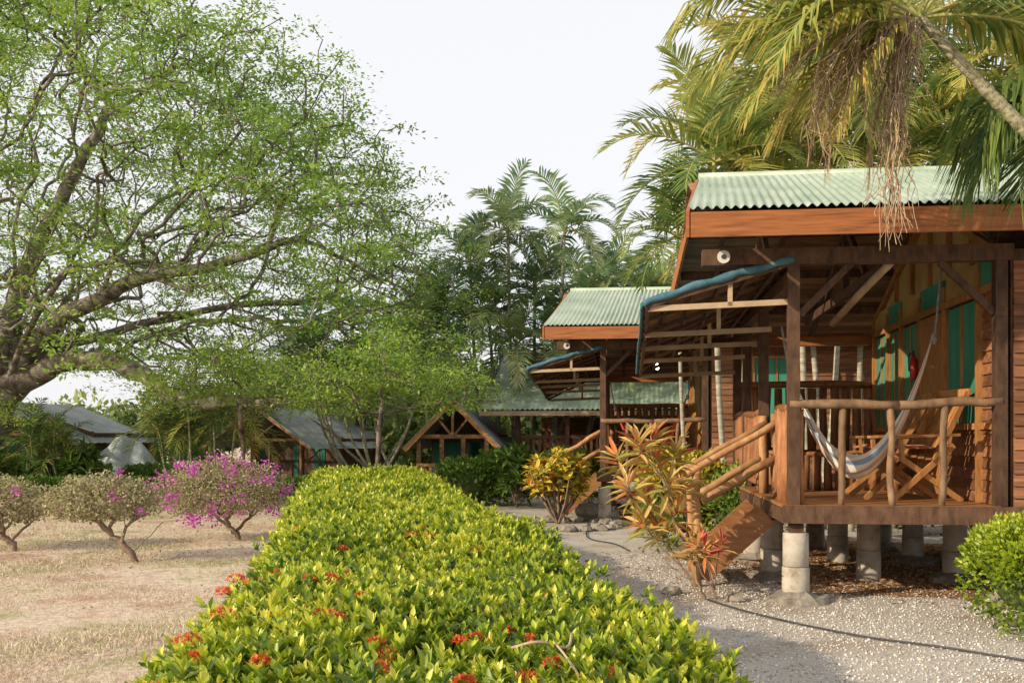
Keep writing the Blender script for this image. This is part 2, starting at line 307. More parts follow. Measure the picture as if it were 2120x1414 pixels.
def dendrite_mesh(b,nodes,par,rtip,ex=2.4,wig=.03,n_big=8,rmax=9,mat=0,k=3,rmin=None):
    n=len(nodes); ch=[[] for _ in range(n)]
    for i,p in enumerate(par):
        if p>=0: ch[p].append(i)
    acc=np.zeros(n); order=[];st=[i for i in range(n) if par[i]<0]
    while st:
        i=st.pop(); order.append(i); st+=ch[i]
    for i in reversed(order):
        if not ch[i]: acc[i]=rtip**ex
        if par[i]>=0: acc[par[i]]+=acc[i]
    R=np.minimum(acc**(1/ex),rmax)
    if rmin is not None:
        for i,v in rmin.items(): R[i]=max(R[i],v)
    starts=[(i,None) for i in range(n) if par[i]<0]
    while starts:
        i,p=starts.pop(); chain=[] if p is None else [p]
        chain.append(i)
        while ch[i]:
            c=sorted(ch[i],key=lambda q:-R[q]); 
            for q in c[1:]: starts.append((q,i))
            i=c[0]; chain.append(i)
        if len(chain)<2: continue
        P=nodes[chain].copy(); rr=R[chain].copy()
        if p is not None: rr[0]=min(rr[0],rr[1]*1.15)
        Q=catmull(P,k) if len(P)>2 else np.vstack([P[0],(P[0]+P[1])/2+rng.normal(size=3)*.05*np.linalg.norm(P[1]-P[0]),P[1]])
        r2=np.interp(np.linspace(0,len(P)-1,len(Q)),np.arange(len(P)),rr)
        if len(Q)>4: Q[1:-1]+=rng.normal(size=(len(Q)-2,3))*wig
        b.tube(Q,r2,n_big if rr[0]>.12 else (5 if rr[0]>.03 else 3),mat,cap=False)
    tips=[i for i in range(n) if not ch[i]]
    return R,tips
# ------------------------------------------------------------------ rain tree
rt=empty('rain_tree')
C=np.array([-13.4,27,3.0])
K=5400; d=runit(K*3); d=d[d[:,2]>-.03][:K]; K=len(d)
rad=np.where(rng.random(K)<.62,rng.uniform(.82,1.0,K),rng.random(K)**.45*.95)
lump=1+.09*np.sin(d[:,0]*9+d[:,2]*7)*np.sin(d[:,1]*8+1)-.10*np.clip(d[:,2],0,1)*np.clip(d[:,0],0,1)*2+.08*np.clip(d[:,0],0,1)*np.clip(.5-d[:,2],0,1)*2
pts=C+d*(rad*lump)[:,None]*[13.2,11.2,12.2]
pts[:,2]+=rng.normal(size=K)*.15
keep=(pts[:,2]>2.2)&((pts[:,2]>3.6)|(pts[:,0]>-9.5)); pts=pts[keep]
seeds=[([(-14.0,26,-.1),(-13.9,26,.9),(-13.7,26,1.9),(-13.3,26,2.7)],-1)]
seeds.append(([(-12.3,25.7,3.1),(-11.2,25,3.35),(-10.2,24.2,3.35),(-9.2,23.5,3.2),(-8.2,23,2.7),(-7.2,22.5,2.3),(-6,22.2,2.25),(-5,22,2.25)],3))
seeds.append(([(-12.5,25.8,3.7),(-11.4,25.4,4.6),(-10.2,25,5.0),(-8.8,24.5,5.5),(-7.3,24,5.6),(-5.8,23.6,6.0)],3))
seeds.append(([(-13.1,26,4.1),(-12.9,26.1,5.6),(-12.1,26,7),(-11.3,25.9,8.4),(-10.4,25.5,9.7)],3))
seeds.append(([(-13.8,25.9,3.8),(-14.9,25.6,5.2),(-15.7,25.2,7.0),(-16.3,25,9)],3))
seeds.append(([(-13.0,25,3.9),(-12.8,23.4,5.0),(-12.2,21.8,6.0),(-11.4,20.3,6.8)],3))
seeds.append(([(-12.2,26.6,3.9),(-10.2,27.5,4.6),(-8,28.6,5.3),(-5.6,29.5,5.6),(-3.5,30,5.4)],3))
seeds.append(([(-12.2,24.8,3.8),(-11.0,23.2,4.5),(-9.6,21.4,5.0),(-8.0,20,5.0)],3))
nodes,par=dendrite(seeds,pts,.27)
rmin={0:.85,1:.66,2:.58,3:.5,4:.30,5:.26,6:.24,7:.22,8:.19,9:.17,10:.14,11:.11,12:.26,13:.22,14:.19,15:.16,16:.13,17:.1,18:.28,19:.24,20:.2,21:.16,22:.12}
b=MB(); R,tips=dendrite_mesh(b,nodes,par,.0150,2.6,.045,10,.5,rmin=rmin)
b.build('trunk_and_limbs',rt,[M['bark']])
a=Acc(); tp=nodes[[i for i in range(len(nodes)) if R[i]<.028]]
tp=np.vstack([tp,tp[rng.integers(0,len(tp),1600)]+rng.normal(size=(1600,3))*.3])
rel=(tp-C)/[13.0,11.2,12.2]; rl=np.linalg.norm(rel,axis=1)
cln=np.sin(tp[:,0]*1.9+tp[:,2]*1.3)*np.sin(tp[:,1]*1.7+1)+np.sin(tp[:,2]*2.9+tp[:,1]*.7)*.7
tp=tp[rng.random(len(tp))<np.clip(.40+rl*.5+cln*.26-np.clip(tp[:,2]-9,0,9)*.03,0,1)]
nc=len(tp); per=58
cen=np.repeat(tp,per,0); csz=np.repeat(rng.uniform(.55,1.3,nc),per)[:,None]
off=rng.normal(size=(nc*per,3))*[.29,.29,.075]*csz
off[:,2]-= .25*(off[:,0]**2+off[:,1]**2)
D=nrm(off*[1,1,.3]+runit(nc*per)*.25)
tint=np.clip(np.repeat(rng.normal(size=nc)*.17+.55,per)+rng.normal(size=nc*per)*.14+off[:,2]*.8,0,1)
s=rng.uniform(.07,.15,nc*per)
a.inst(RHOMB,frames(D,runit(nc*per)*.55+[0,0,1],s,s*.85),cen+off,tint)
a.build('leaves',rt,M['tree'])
print('tree clusters',nc)
def small_tree(name,base,top,rx,ry,rz,npts,per,leafs,mat='tree',tb=.5,trunkr=.06):
    e=empty(name); base=np.array(base,float);top=np.array(top,float)
    d=runit(npts); P=top+d*rng.random(npts)[:,None]**.4*[rx,ry,rz]
    P[:,2]+=.25*np.sin(P[:,0]*2.3+base[1])+.15*np.sin(P[:,0]*5)
    mid=base*.5+(top-[0,0,rz])*.5+rng.normal(size=3)*.06
    nodes,par=dendrite([([base,mid,top-[0,0,rz*.95]],-1)],P,.3); b=MB(); R,t=dendrite_mesh(b,nodes,par,trunkr/ (npts**(1/2.4))*1.3,2.4,.02,7)
    b.build('trunk_and_limbs',e,[M['bark']]); a=Acc(); tp=nodes[3:]; nc=len(tp); cen=np.repeat(tp,per,0)
    off=rng.normal(size=(nc*per,3))*[.24,.24,.06]; D=nrm(off*[1,1,.2]+runit(nc*per)*.3); s=rng.uniform(leafs*.6,leafs*1.3,nc*per)
    a.inst(RHOMB,frames(D,runit(nc*per)*.5+[0,0,1],s,s*.8),cen+off,np.clip(tb+np.repeat(rng.normal(size=nc)*.2,per)+rng.normal(size=nc*per)*.14,0,1)); a.build('leaves',e,M[mat]); return e
small_tree('spreading_tree',(-2.7,19,0),(-2.5,19,2.65),2.5,1.8,.75,210,44,.09,tb=.55)
small_tree('spreading_tree',(-5.6,21,0),(-5.6,20.5,2.6),1.9,1.6,.6,120,42,.09,tb=.55)
small_tree('spreading_tree',(-12.6,20,0),(-11.2,20,1.9),1.4,1.2,.5,90,34,.09,tb=.6)
# ------------------------------------------------------------------ palms
def frond(acc,tub,base,d0,L,droop,ll,n=34,wid=.035,tint=.5,vdown=.35,rr=.018,fold=.25,tj=.1):
    m=12; p=np.array(base,float); d=nrm(d0); P=[p.copy()]; T=[d.copy()]
    for i in range(m):
        d=nrm(d+np.array([0,0,-1])*droop/m*(.5+1.5*i/m)); p=p+d*L/m; P.append(p.copy()); T.append(d.copy())
    P=np.array(P);T=np.array(T); tub.tube(P,np.linspace(rr,.004,m+1),4,1,cap=False)
    t=np.repeat(np.linspace(.14,1,n),2); sg=np.tile([1,-1],n); q=t*m
    Pt=np.stack([np.interp(q,np.arange(m+1),P[:,k]) for k in range(3)],1); Tt=nrm(np.stack([np.interp(q,np.arange(m+1),T[:,k]) for k in range(3)],1))
    side=np.cross(Tt,[0,0,1.]); ln=np.linalg.norm(side,axis=1)
    h=np.cross(nrm(np.array([d0[0],d0[1],0])+1e-6),[0,0,1.]); side=np.where(ln[:,None]<.25,h,side); side=nrm(side); nr=np.cross(side,Tt)
    k=2*n; D=nrm(side*(sg*(1-.45*t))[:,None]+Tt*(.4+.6*t)[:,None]+nr*fold+rng.normal(size=(k,3))*.09)
    ln=ll*np.sin(PI*(.18+.74*t))**.7*rng.uniform(.85,1.1,k); ln=ln[:,None]
    mid=Pt+D*ln*.5; D2=nrm(D+np.array([0,0,-1])*vdown*rng.uniform(.6,1.4,k)[:,None]); tip=mid+D2*ln*.5
    w=Tt*wid*.5; V=np.stack([Pt-w*.5,Pt+w*.5,mid-w,mid+w,tip],1).reshape(-1,3)
    o=(np.arange(k)*5)[:,None]; Ls=(np.array([0,1,3,2,2,3,4])[None,:]+o).ravel(); S=np.tile([4,3],k)
    acc.add(V,Ls,S,np.repeat(np.clip(tint+rng.normal(size=k)*tj,0,1),5))
def crown(acc,tub,c,nf,L,ll,tint,droop=1.3,wid=.035,n=32,emin=-.25,emax=1.35,vdown=.35):
    a0=random.random()*6
    for i in range(nf):
        az=a0+i*2.4+random.uniform(-.2,.2); f=i/max(1,nf-1); el=emax+(emin-emax)*f+random.uniform(-.12,.12)
        d0=np.array([math.cos(az)*math.cos(el),math.sin(az)*math.cos(el),math.sin(el)])
        tt=tint+random.uniform(-.18,.18)+(.3 if f>.85 and random.random()<.6 else 0)
        frond(acc,tub,c,d0,L*random.uniform(.8,1.12),droop*random.uniform(.8,1.3),ll,n,wid,tt,vdown)
def palm_group(name,stems,mat='palm',nf=11,L=1.7,ll=.45,tint=.45,wid=.04,n=30,r=.06,droop=1.3,vdown=.35,emax=1.3,emin=-.25):
    e=empty(name); a=Acc(); b=MB()
    for (bx,by,cx,cy,cz) in stems:
        z0=float(gz(bx,by)); m=((bx+cx)/2+(cx-bx)*.18,(by+cy)/2,(cz+z0)/2-.2)
        P=catmull([(bx,by,z0),m,(cx,cy,cz)],5); b.tube(P,np.linspace(r,r*.62,len(P)),7,0)
        b.tube([(cx,cy,cz-.05),(cx,cy,cz+.28)],[r*.8,r*.4],6,1)
        b.tube([(cx,cy,cz+.2),(cx+random.uniform(-.1,.1),cy,cz+.2+L*random.uniform(.3,.6))],[.018,.003],4,1)
        crown(a,b,(cx,cy,cz+.12),nf,L,ll,tint,droop,wid,n,emin,emax,vdown=vdown)
    b.build('stems',e,[M['palmtrunk'],M['stalk']]); a.build('fronds',e,M[mat]); return e
st=[]
for (cx,cz) in [(-1.1,6.0),(-.1,6.6),(1.3,6.5),(2.5,5.5),(-1.9,4.8),(.6,5.3),(1.8,4.8),(3.2,4.9),(-.6,4.7),(3.6,3.9),(-2.4,3.6),(2.5,3.6),(.1,3.7),(1.2,3.9)]:
    st.append((cx*.55+random.uniform(-.5,.7),26+random.uniform(-.8,.8),cx,26+random.uniform(-1.4,.6),cz))
palm_group('areca_palm_clump',st,'palmb',13,1.75,.6,.58,.07,28,.06,1.55,.5,1.3)
st=[(random.uniform(-4.6,-2.6),26+random.uniform(-.5,.8),random.uniform(-5.6,-1.6),26+random.uniform(-1,1),random.uniform(2.6,4.3)) for _ in range(11)]
palm_group('areca_palm_clump',st,'palmb',9,1.6,.55,.45,.06,20,.045,1.6,.6)
st=[(random.uniform(-8.0,-7.2),24+random.uniform(-.5,.5),random.uniform(-8.9,-6.4),24+random.uniform(-1,1),random.uniform(1.4,2.4)) for _ in range(9)]
palm_group('areca_palm_clump',st,'palm',9,1.3,.45,.35,.045,18,.035,1.3,.5)
st=[(random.uniform(-11.6,-10.9),25+random.uniform(-.4,.4),random.uniform(-12,-10.6),25+random.uniform(-.6,.6),random.uniform(.9,1.5)) for _ in range(6)]
palm_group('areca_palm_clump',st,'palm',8,1.1,.4,.3,.045,16,.03,1.3,.5)
palm_group('areca_palm',[(3.4,15.6,3.05,15,5.5),(3.6,15.9,3.7,15.6,4.9)],'palm',14,1.75,.6,.5,.06,36,.055,1.2,.3,1.3)
palm_group('areca_palm',[(2.9,16.3,2.7,16.2,4.6)],'palm',12,1.4,.5,.35,.05,28,.04,1.6,.4)
palm_group('areca_palm_clump',[(4.7,15.7,4.5,15.6,6.1),(5.0,16,5.4,16.2,6.7),(5.3,15.6,6.2,15.8,5.9),(5.6,16,6.9,16.2,6.4),(5.9,16.2,7.6,16,5.8),(5.2,16.3,4.9,17,7.4),(6.3,16,7.9,15.6,7.2),(5.7,16.5,5.9,16.8,7.9)],'palm',13,1.95,.68,.56,.06,32,.055,1.5,.5)
palm_group('areca_palm_clump',[(4.2,17,3.9,17.3,6.4),(4.5,17.5,4.4,17.6,7.8),(6.5,17.5,7.0,17.5,8.5),(8.3,17,8.6,16.8,7.0),(5.5,17.6,5.6,17.8,6.0)],'palm',13,2.1,.7,.66,.06,30,.055,1.6,.6)
e=empty('leaning_palm'); a=Acc(); b=MB(); Cn=np.array([2.66,6.5,4.20])
P=catmull([(5.6,6.0,0),(4.6,6.05,1.9),(3.75,6.2,2.85),(3.2,6.35,3.5),tuple(Cn)],18); rr=np.linspace(.07,.030,len(P))*(1+.14*(np.arange(len(P))%2)); b.tube(P,rr,10,0)
F=[((-1,0,.35),1.5,1.3,.55,.62),((-.9,-.1,.02),1.4,1.2,.55,.7),((-.8,.2,-.25),1.2,.9,.5,.75),((-.6,.1,.9),1.6,1.9,.6,.55),((-.4,-.1,-.2),1.0,1.4,.4,.8),((-.95,.3,.6),1.7,1.6,.6,.6),((-.7,-.3,.3),1.4,1.7,.55,.6),((-1,-.05,.75),1.8,1.5,.6,.5),
   ((1,.1,.5),1.7,1.5,.6,.45),((.9,-.2,.1),1.4,1.4,.55,.5),((.7,.2,1),1.7,1.8,.6,.55),((.1,1,.5),1.6,1.4,.6,.5),((.2,-.7,.8),1.2,1.4,.5,.5),((.5,.1,.3),1.1,1.8,.5,.7),((-.2,.5,.2),1.2,1.7,.5,.8),((-1,.5,.15),1.5,1.0,.5,.5)]
for d0,L,dr,ll,tt in F: frond(a,b,Cn,np.array(d0,float),L,dr,ll,50,.034,tt,.9,.014,.1,.16)
b.build('trunk',e,[M['palmtrunk2'],M['stalk']]); a.build('fronds',e,M['palm'])
b=MB(); a=Acc()
for d0,L in (((-.75,.1,-.3),1.15),((-.35,.1,-.5),1.1),((-1,.2,-.05),1.1)): frond(a,b,Cn-[.03,0,.06],np.array(d0,float),L,2.4,.42,30,.018,.5,2.2,.012,.05,.25)
a.build('dead_fronds',e,M['deadfrond'])
for (cx,z1,n,sp) in [(2.46,2.66,40,.09),(2.02,3.2,26,.12),(2.3,3.3,22,.12),(2.56,3.5,16,.08),(1.75,3.5,14,.08)]:
    for i in range(n):
        q0=np.array([cx*.6+Cn[0]*.4,6.45,4.15])+rng.normal(size=3)*[.03,.03,.03]; q1=np.array([cx,6.4,(4.15+z1)/2])+rng.normal(size=3)*[sp*.6,sp*.6,.1]; q2=np.array([cx,6.4,z1+abs(random.gauss(0,.3))])+rng.normal(size=3)*[sp,sp,.0]
        Q=catmull([q0,q1,q2],6); Q[1:]+=rng.normal(size=(len(Q)-1,3))*.014; b.tube(Q,np.linspace(.005,.0025,len(Q)),3,0,cap=False)
b.build('dry_inflorescence',e,[M['strand'],M['strand']])
e=empty('coconut_palm'); a=Acc(); b=MB(); Cn2=np.array([3.95,6.9,3.85])
b.tube(catmull([(4.6,7.0,0),(4.4,6.9,2),tuple(Cn2)],6),np.linspace(.12,.08,13),10,0)
for d0,L,dr,ll,tt in [((-.9,-.1,.15),1.0,2.0,.75,.35),((-.8,.25,.0),.95,1.8,.75,.25),((-.8,-.1,.5),1.0,2.5,.8,.4),((.9,0,.3),1.6,1.5,.7,.3),((.3,.9,.4),1.6,1.5,.7,.3),((-.6,-.1,-.35),.9,1.6,.7,.3)]:
    frond(a,b,Cn2,np.array(d0,float),L,dr,ll,50,.034,tt,1.6,.018,.05,.1)
b.build('trunk',e,[M['palmtrunk'],M['stalk']]); a.build('fronds',e,M['palm'])
# ------------------------------------------------------------------ distant tree mass
def mass(acc,c,r,nb,per,s,tb=.4,fill=.35):
    c=np.array(c,float); r=np.array(r,float); d=runit(nb); d[:,2]=np.abs(d[:,2])*1.0-.15; bc=c+d*r*rng.uniform(.5,1,nb)[:,None]
    n=nb*per; u=runit(n); br=np.repeat(rng.uniform(.7,1.3,nb),per)[:,None]*fill*r.mean(); P=np.repeat(bc,per,0)+u*br*rng.random(n)[:,None]**.4*[1,1,.75]
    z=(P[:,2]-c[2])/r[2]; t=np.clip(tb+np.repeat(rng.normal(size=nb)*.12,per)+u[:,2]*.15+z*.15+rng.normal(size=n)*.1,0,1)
    ss=rng.uniform(s*.6,s*1.3,n); acc.inst(RHOMB,frames(nrm(u+runit(n)),u*.6+[0,0,.6],ss),P,t)
a=Acc()
for x,y,z,rx,rz,tb in [(-5,40,2,5,3.6,.5),(-9,42,2,5,3.2,.5),(-14,44,1.2,5,2.2,.5),(-20,46,1.2,6,2.2,.55),(-27,46,1.2,6,2.4,.55),(1,38,1.8,4.5,2.9,.5),(5,36,2.0,4.5,3.3,.55),(9,36,2.6,4.5,4.4,.5),(14,38,3,6,5,.4),(20,38,3,6,5,.4),(-1.5,33,1.0,3.2,3.2,.45)]:
    mass(a,(x,y,z),(rx,2.8,rz),34,230,.34,tb,.30)
a.build('distant_trees',None,M['mass'])
a=Acc()
mass(a,(4.6,26,4.0),(2.0,1.6,2.6),34,280,.15,1.05,.25); mass(a,(8.0,24,4.5),(2.8,1.8,3.8),40,240,.19,.75,.27)
e=empty('flowering_tree'); a.build('leaves',e,M['mass']); b=MB()
for i in range(14): b.tube(catmull([(4.6,26,0),(4.5,26,2.2),(4.5+random.uniform(-1.8,1.8),26+random.uniform(-1,1),random.uniform(4,6.6))],4),np.linspace(.12,.02,9),6,0)
b.build('trunk',e,[M['bark']])
def leafy(name,segs,n,s,mat='bush',tb=.4,tpl=LEAF2,parent=None):
    e=empty(name) if parent is None else parent; a=Acc()
    for (cx,cy,rx,ry,h,z0) in segs:
        u=runit(n); u[:,2]=np.where(rng.random(n)<.75,np.abs(u[:,2]),u[:,2]); pw=np.sign(u)*np.abs(u)**.75; k=1+.10*np.sin(u[:,0]*9+cx)*np.sin(u[:,2]*8+u[:,1]*7)+.05*np.sin(u[:,0]*19)*np.sin(u[:,2]*17)
        P=np.array([cx,cy,z0+h*.5])+pw*k[:,None]*[rx,ry,h*.5]*rng.uniform(.8,1.06,n)[:,None]
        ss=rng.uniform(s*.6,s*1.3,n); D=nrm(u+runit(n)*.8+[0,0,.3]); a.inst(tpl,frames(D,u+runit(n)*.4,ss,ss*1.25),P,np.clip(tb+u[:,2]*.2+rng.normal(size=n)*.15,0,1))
    a.build('leaves',e,M[mat]); 
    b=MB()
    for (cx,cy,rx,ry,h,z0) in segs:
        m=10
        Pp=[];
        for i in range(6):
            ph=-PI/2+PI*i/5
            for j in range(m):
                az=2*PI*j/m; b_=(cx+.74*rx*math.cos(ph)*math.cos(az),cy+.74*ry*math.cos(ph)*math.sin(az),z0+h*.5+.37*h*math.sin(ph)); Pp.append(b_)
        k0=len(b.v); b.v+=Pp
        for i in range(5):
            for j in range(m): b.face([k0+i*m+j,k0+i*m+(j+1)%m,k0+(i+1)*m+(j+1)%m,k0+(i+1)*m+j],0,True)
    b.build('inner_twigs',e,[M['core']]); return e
leafy('boundary_hedge',[(x,23.5,.75,.45,.52,0) for x in np.arange(-13.5,-3.0,1.1)],1300,.09,tb=.25)
leafy('garden_shrub',[(-12.6,25.3,1.1,.8,1.0,0),(-11.2,25.6,.8,.7,.85,0)],2200,.11,tb=.5)
leafy('garden_shrub',[(-9.2,25.6,.8,.6,.75,0)],1600,.11,tb=.35)
leafy('garden_shrub',[(-7.6,25.5,.6,.5,.9,0),(-6.9,25.2,.5,.5,.7,0)],1400,.12,tb=.15)
leafy('rounded_bush',[(1.15,20.6,.62,.6,1.2,0)],4200,.07,tb=.5)
leafy('rounded_bush',[(-.9,21.5,.7,.6,1.0,0),(-.2,21.6,.6,.6,1.15,0)],2400,.1,tb=.3)
leafy('rounded_bush',[(2.95,12.6,.55,.5,1.0,.05),(2.35,13.6,.6,.5,.9,.05)],4200,.06,tb=.5)
leafy('rounded_bush',[(2.2,12.9,.55,.45,1.15,.1)],3000,.09,'croton',tb=.35)
leafy('rounded_bush',[(3.88,7.35,.45,.5,.81,.04)],12000,.042,'hedge',tb=.42)
leafy('rounded_bush',[(6.2,15.2,1.0,.5,.9,.04)],2500,.09,tb=.3)
# ------------------------------------------------------------------ bougainvilleas
def boug(name,base,c,r,nflow,nl=9000,side=1):
    e=empty(name); b=MB(); K=190; c=np.array(c,float);r=np.array(r,float)
    P=c+runit(K)*(rng.random(K)[:,None]**.4)*r*1.06; P=P[P[:,2]>c[2]-r[2]*.75]
    bx=np.array([base[0],base[1],0.])
    s=[([bx,bx+[-.05*side,0,.12],bx+[-.16*side,0,.22]],-1),([bx+[-.35*side,.08,.34],bx+[-.55*side,.1,.5]],2),([bx+[-.1*side,-.05,.42],bx+[.0,.05,.55]],2),([bx+[.15,.05,.32],bx+[.32,.0,.48]],1)]
    nodes,par=dendrite(s,P,.35); R,t=dendrite_mesh(b,nodes,par,.006,2.2,.012,8,.07); b.build('stems',e,[M['twig']])
    a=Acc(); u=runit(nl); lump=1+.12*np.sin(u[:,0]*7)*np.sin(u[:,2]*9+u[:,1]*6)+.07*np.sin(u[:,0]*17)*np.sin(u[:,2]*15); q=c+u*lump[:,None]*r*rng.uniform(.6,1.10,nl)[:,None]
    q=q[(q[:,2]>c[2]-r[2]*.72)]; m=len(q); ss=rng.uniform(.022,.048,m); a.inst(RHOMB,frames(runit(m),runit(m),ss,ss*1.2),q,rng.random(m)); a.build('leaves',e,M['boug'])
    a=Acc(); cs=runit(nflow); cs[:,1]-=.25; cs=c+nrm(cs)*r*1.08
    if nflow:
        per=22; q=np.repeat(cs,per,0)+rng.normal(size=(nflow*per,3))*np.array([.055,.05,.04]); m=len(q); ss=rng.uniform(.028,.046,m); a.inst(RHOMB,frames(runit(m),runit(m),ss,ss*1.5),q,rng.random(m)); a.build('flowers',e,M['magenta'])
boug('bougainvillea_bush',(-4.42,11.7),(-4.9,11.9,.71),(.66,.6,.31),4,7500)
boug('bougainvillea_bush',(-3.93,14.3),(-4.2,14.4,.70),(.93,.8,.45),62,11000)
boug('bougainvillea_bush',(-6.45,12.9),(-6.75,13.1,.6),(.62,.6,.34),9,7500)
def leaf_shrub(name,base,c,r,ntips,per,L,mat,tb,stemr=.012,up=.5,wfac=1.0,tpl=LEAF,sag=.0,ext=None):
    e=empty(name); b=MB(); a=Acc(); c=np.array(c,float);r=np.array(r,float)
    P=c+runit(ntips)*(rng.random(ntips)[:,None]**.45)*r
    if ext is not None: P=np.array(ext,float); ntips=len(P)
    nodes,par=dendrite([([np.array([base[0],base[1],0.]),np.array([base[0]*.9+c[0]*.1,base[1],.12])],-1)],P,.9); dendrite_mesh(b,nodes,par,stemr*.5,2.1,.01,6,.03); b.build('stems',e,[M['twig']])
    n=ntips
    for i in range(per):
        ax=nrm(runit(n)*.35+[0,0,1]+nrm(P-c)*.5); out=nrm(np.cross(ax,runit(n))); lift=-.25+1.4*i/per
        D=nrm(out+ax*lift); s=rng.uniform(L*.7,L*1.15,n)*(1-.2*i/per); a.inst(tpl,frames(D,ax,s,s*wfac),P+ax*(i/per)*L*.5-ax*L*.2,np.clip(tb+rng.normal(size=n)*.22+.2*(i/per),0,1))
    a.build('leaves',e,M[mat])
leaf_shrub('croton_shrub',(.78,16.9),(.78,16.9,.82),(.58,.55,.38),130,11,.19,'croton',.5,.03)
ext=[(1.0,9.2,1.22),(1.15,9.0,1.36),(1.32,9.1,1.2),(1.08,9.1,.98),(1.42,9.0,1.02),(1.5,9.2,1.26),(1.25,9.1,.85),(1.45,9.0,.74),(1.56,9.2,.95),(1.38,9.2,.58),(1.62,9.0,.40),(1.2,9.05,.66),(1.3,9.2,1.42)]
leaf_shrub('cordyline_plant',(1.74,8.95),(1.34,9.1,.98),(.33,.35,.36),13,25,.29,'cordy',.5,.016,wfac=.42,ext=ext)
leaf_shrub('cordyline_plant',(1.80,8.8),(1.70,8.8,.5),(.16,.18,.16),6,14,.2,'cordy',.66,.013,wfac=.4)
leaf_shrub('croton_shrub',(.1,20.8),(.1,20.8,.75),(.5,.5,.55),60,12,.3,'bush',.3,wfac=.7)
leaf_shrub('broadleaf_plant',(-10.6,24.6),(-10.6,24.6,.8),(.5,.5,.5),40,12,.35,'bush',.25,wfac=.5)
leaf_shrub('broadleaf_plant',(-13.0,24.4),(-13.0,24.4,.8),(.5,.5,.5),40,12,.35,'bush',.3,wfac=.5)
# ------------------------------------------------------------------ bungalow
def corrugated(b,x0a,x0b,x1,ya,za,yb,zb,m,pitch=.076,amp=.011,rows=3,th=.004):
    k=int((x1-x0a)/pitch*6); base=len(b.v); 
    for r in range(rows+1):
        t=r/rows; y=ya+(yb-ya)*t; z=za+(zb-za)*t; xl=x0a+(x0b-x0a)*t
        for i in range(k+1):
            x=xl+(x1-xl)*i/k; b.v.append((x,y,z+amp*math.sin(2*PI*x/pitch)))
    for r in range(rows):
        for i in range(k): b.face([base+r*(k+1)+i,base+r*(k+1)+i+1,base+(r+1)*(k+1)+i+1,base+(r+1)*(k+1)+i],m,True)
def siding(b,x0,x1,y,z0,z1,m,h=.105,out=-1):
    z=z0
    while z<z1-.01:
        zt=min(z+h,z1); b.hexa([(x0,y+out*.030,z),(x1,y+out*.030,z),(x1,y,z),(x0,y,z),(x0,y+out*.010,zt),(x1,y+out*.010,zt),(x1,y,zt),(x0,y,zt)],m); z+=h
def siding_x(b,y0,y1,x,z0,z1,m,h=.105):
    z=z0
    while z<z1-.01:
        zt=min(z+h,z1); b.hexa([(x-.03,y0,z),(x,y0,z),(x,y1,z),(x-.03,y1,z),(x-.01,y0,zt),(x,y0,zt),(x,y1,zt),(x-.01,y1,zt)],m); z+=h
RY,RZ,EY,EZ,FY,FZ=2.1,4.30,-.75,3.30,5.2,2.92
def roofz(y): return EZ+(RZ-EZ)*(y-EY)/(RY-EY) if y<RY else RZ+(FZ-RZ)*(y-RY)/(FY-RY)
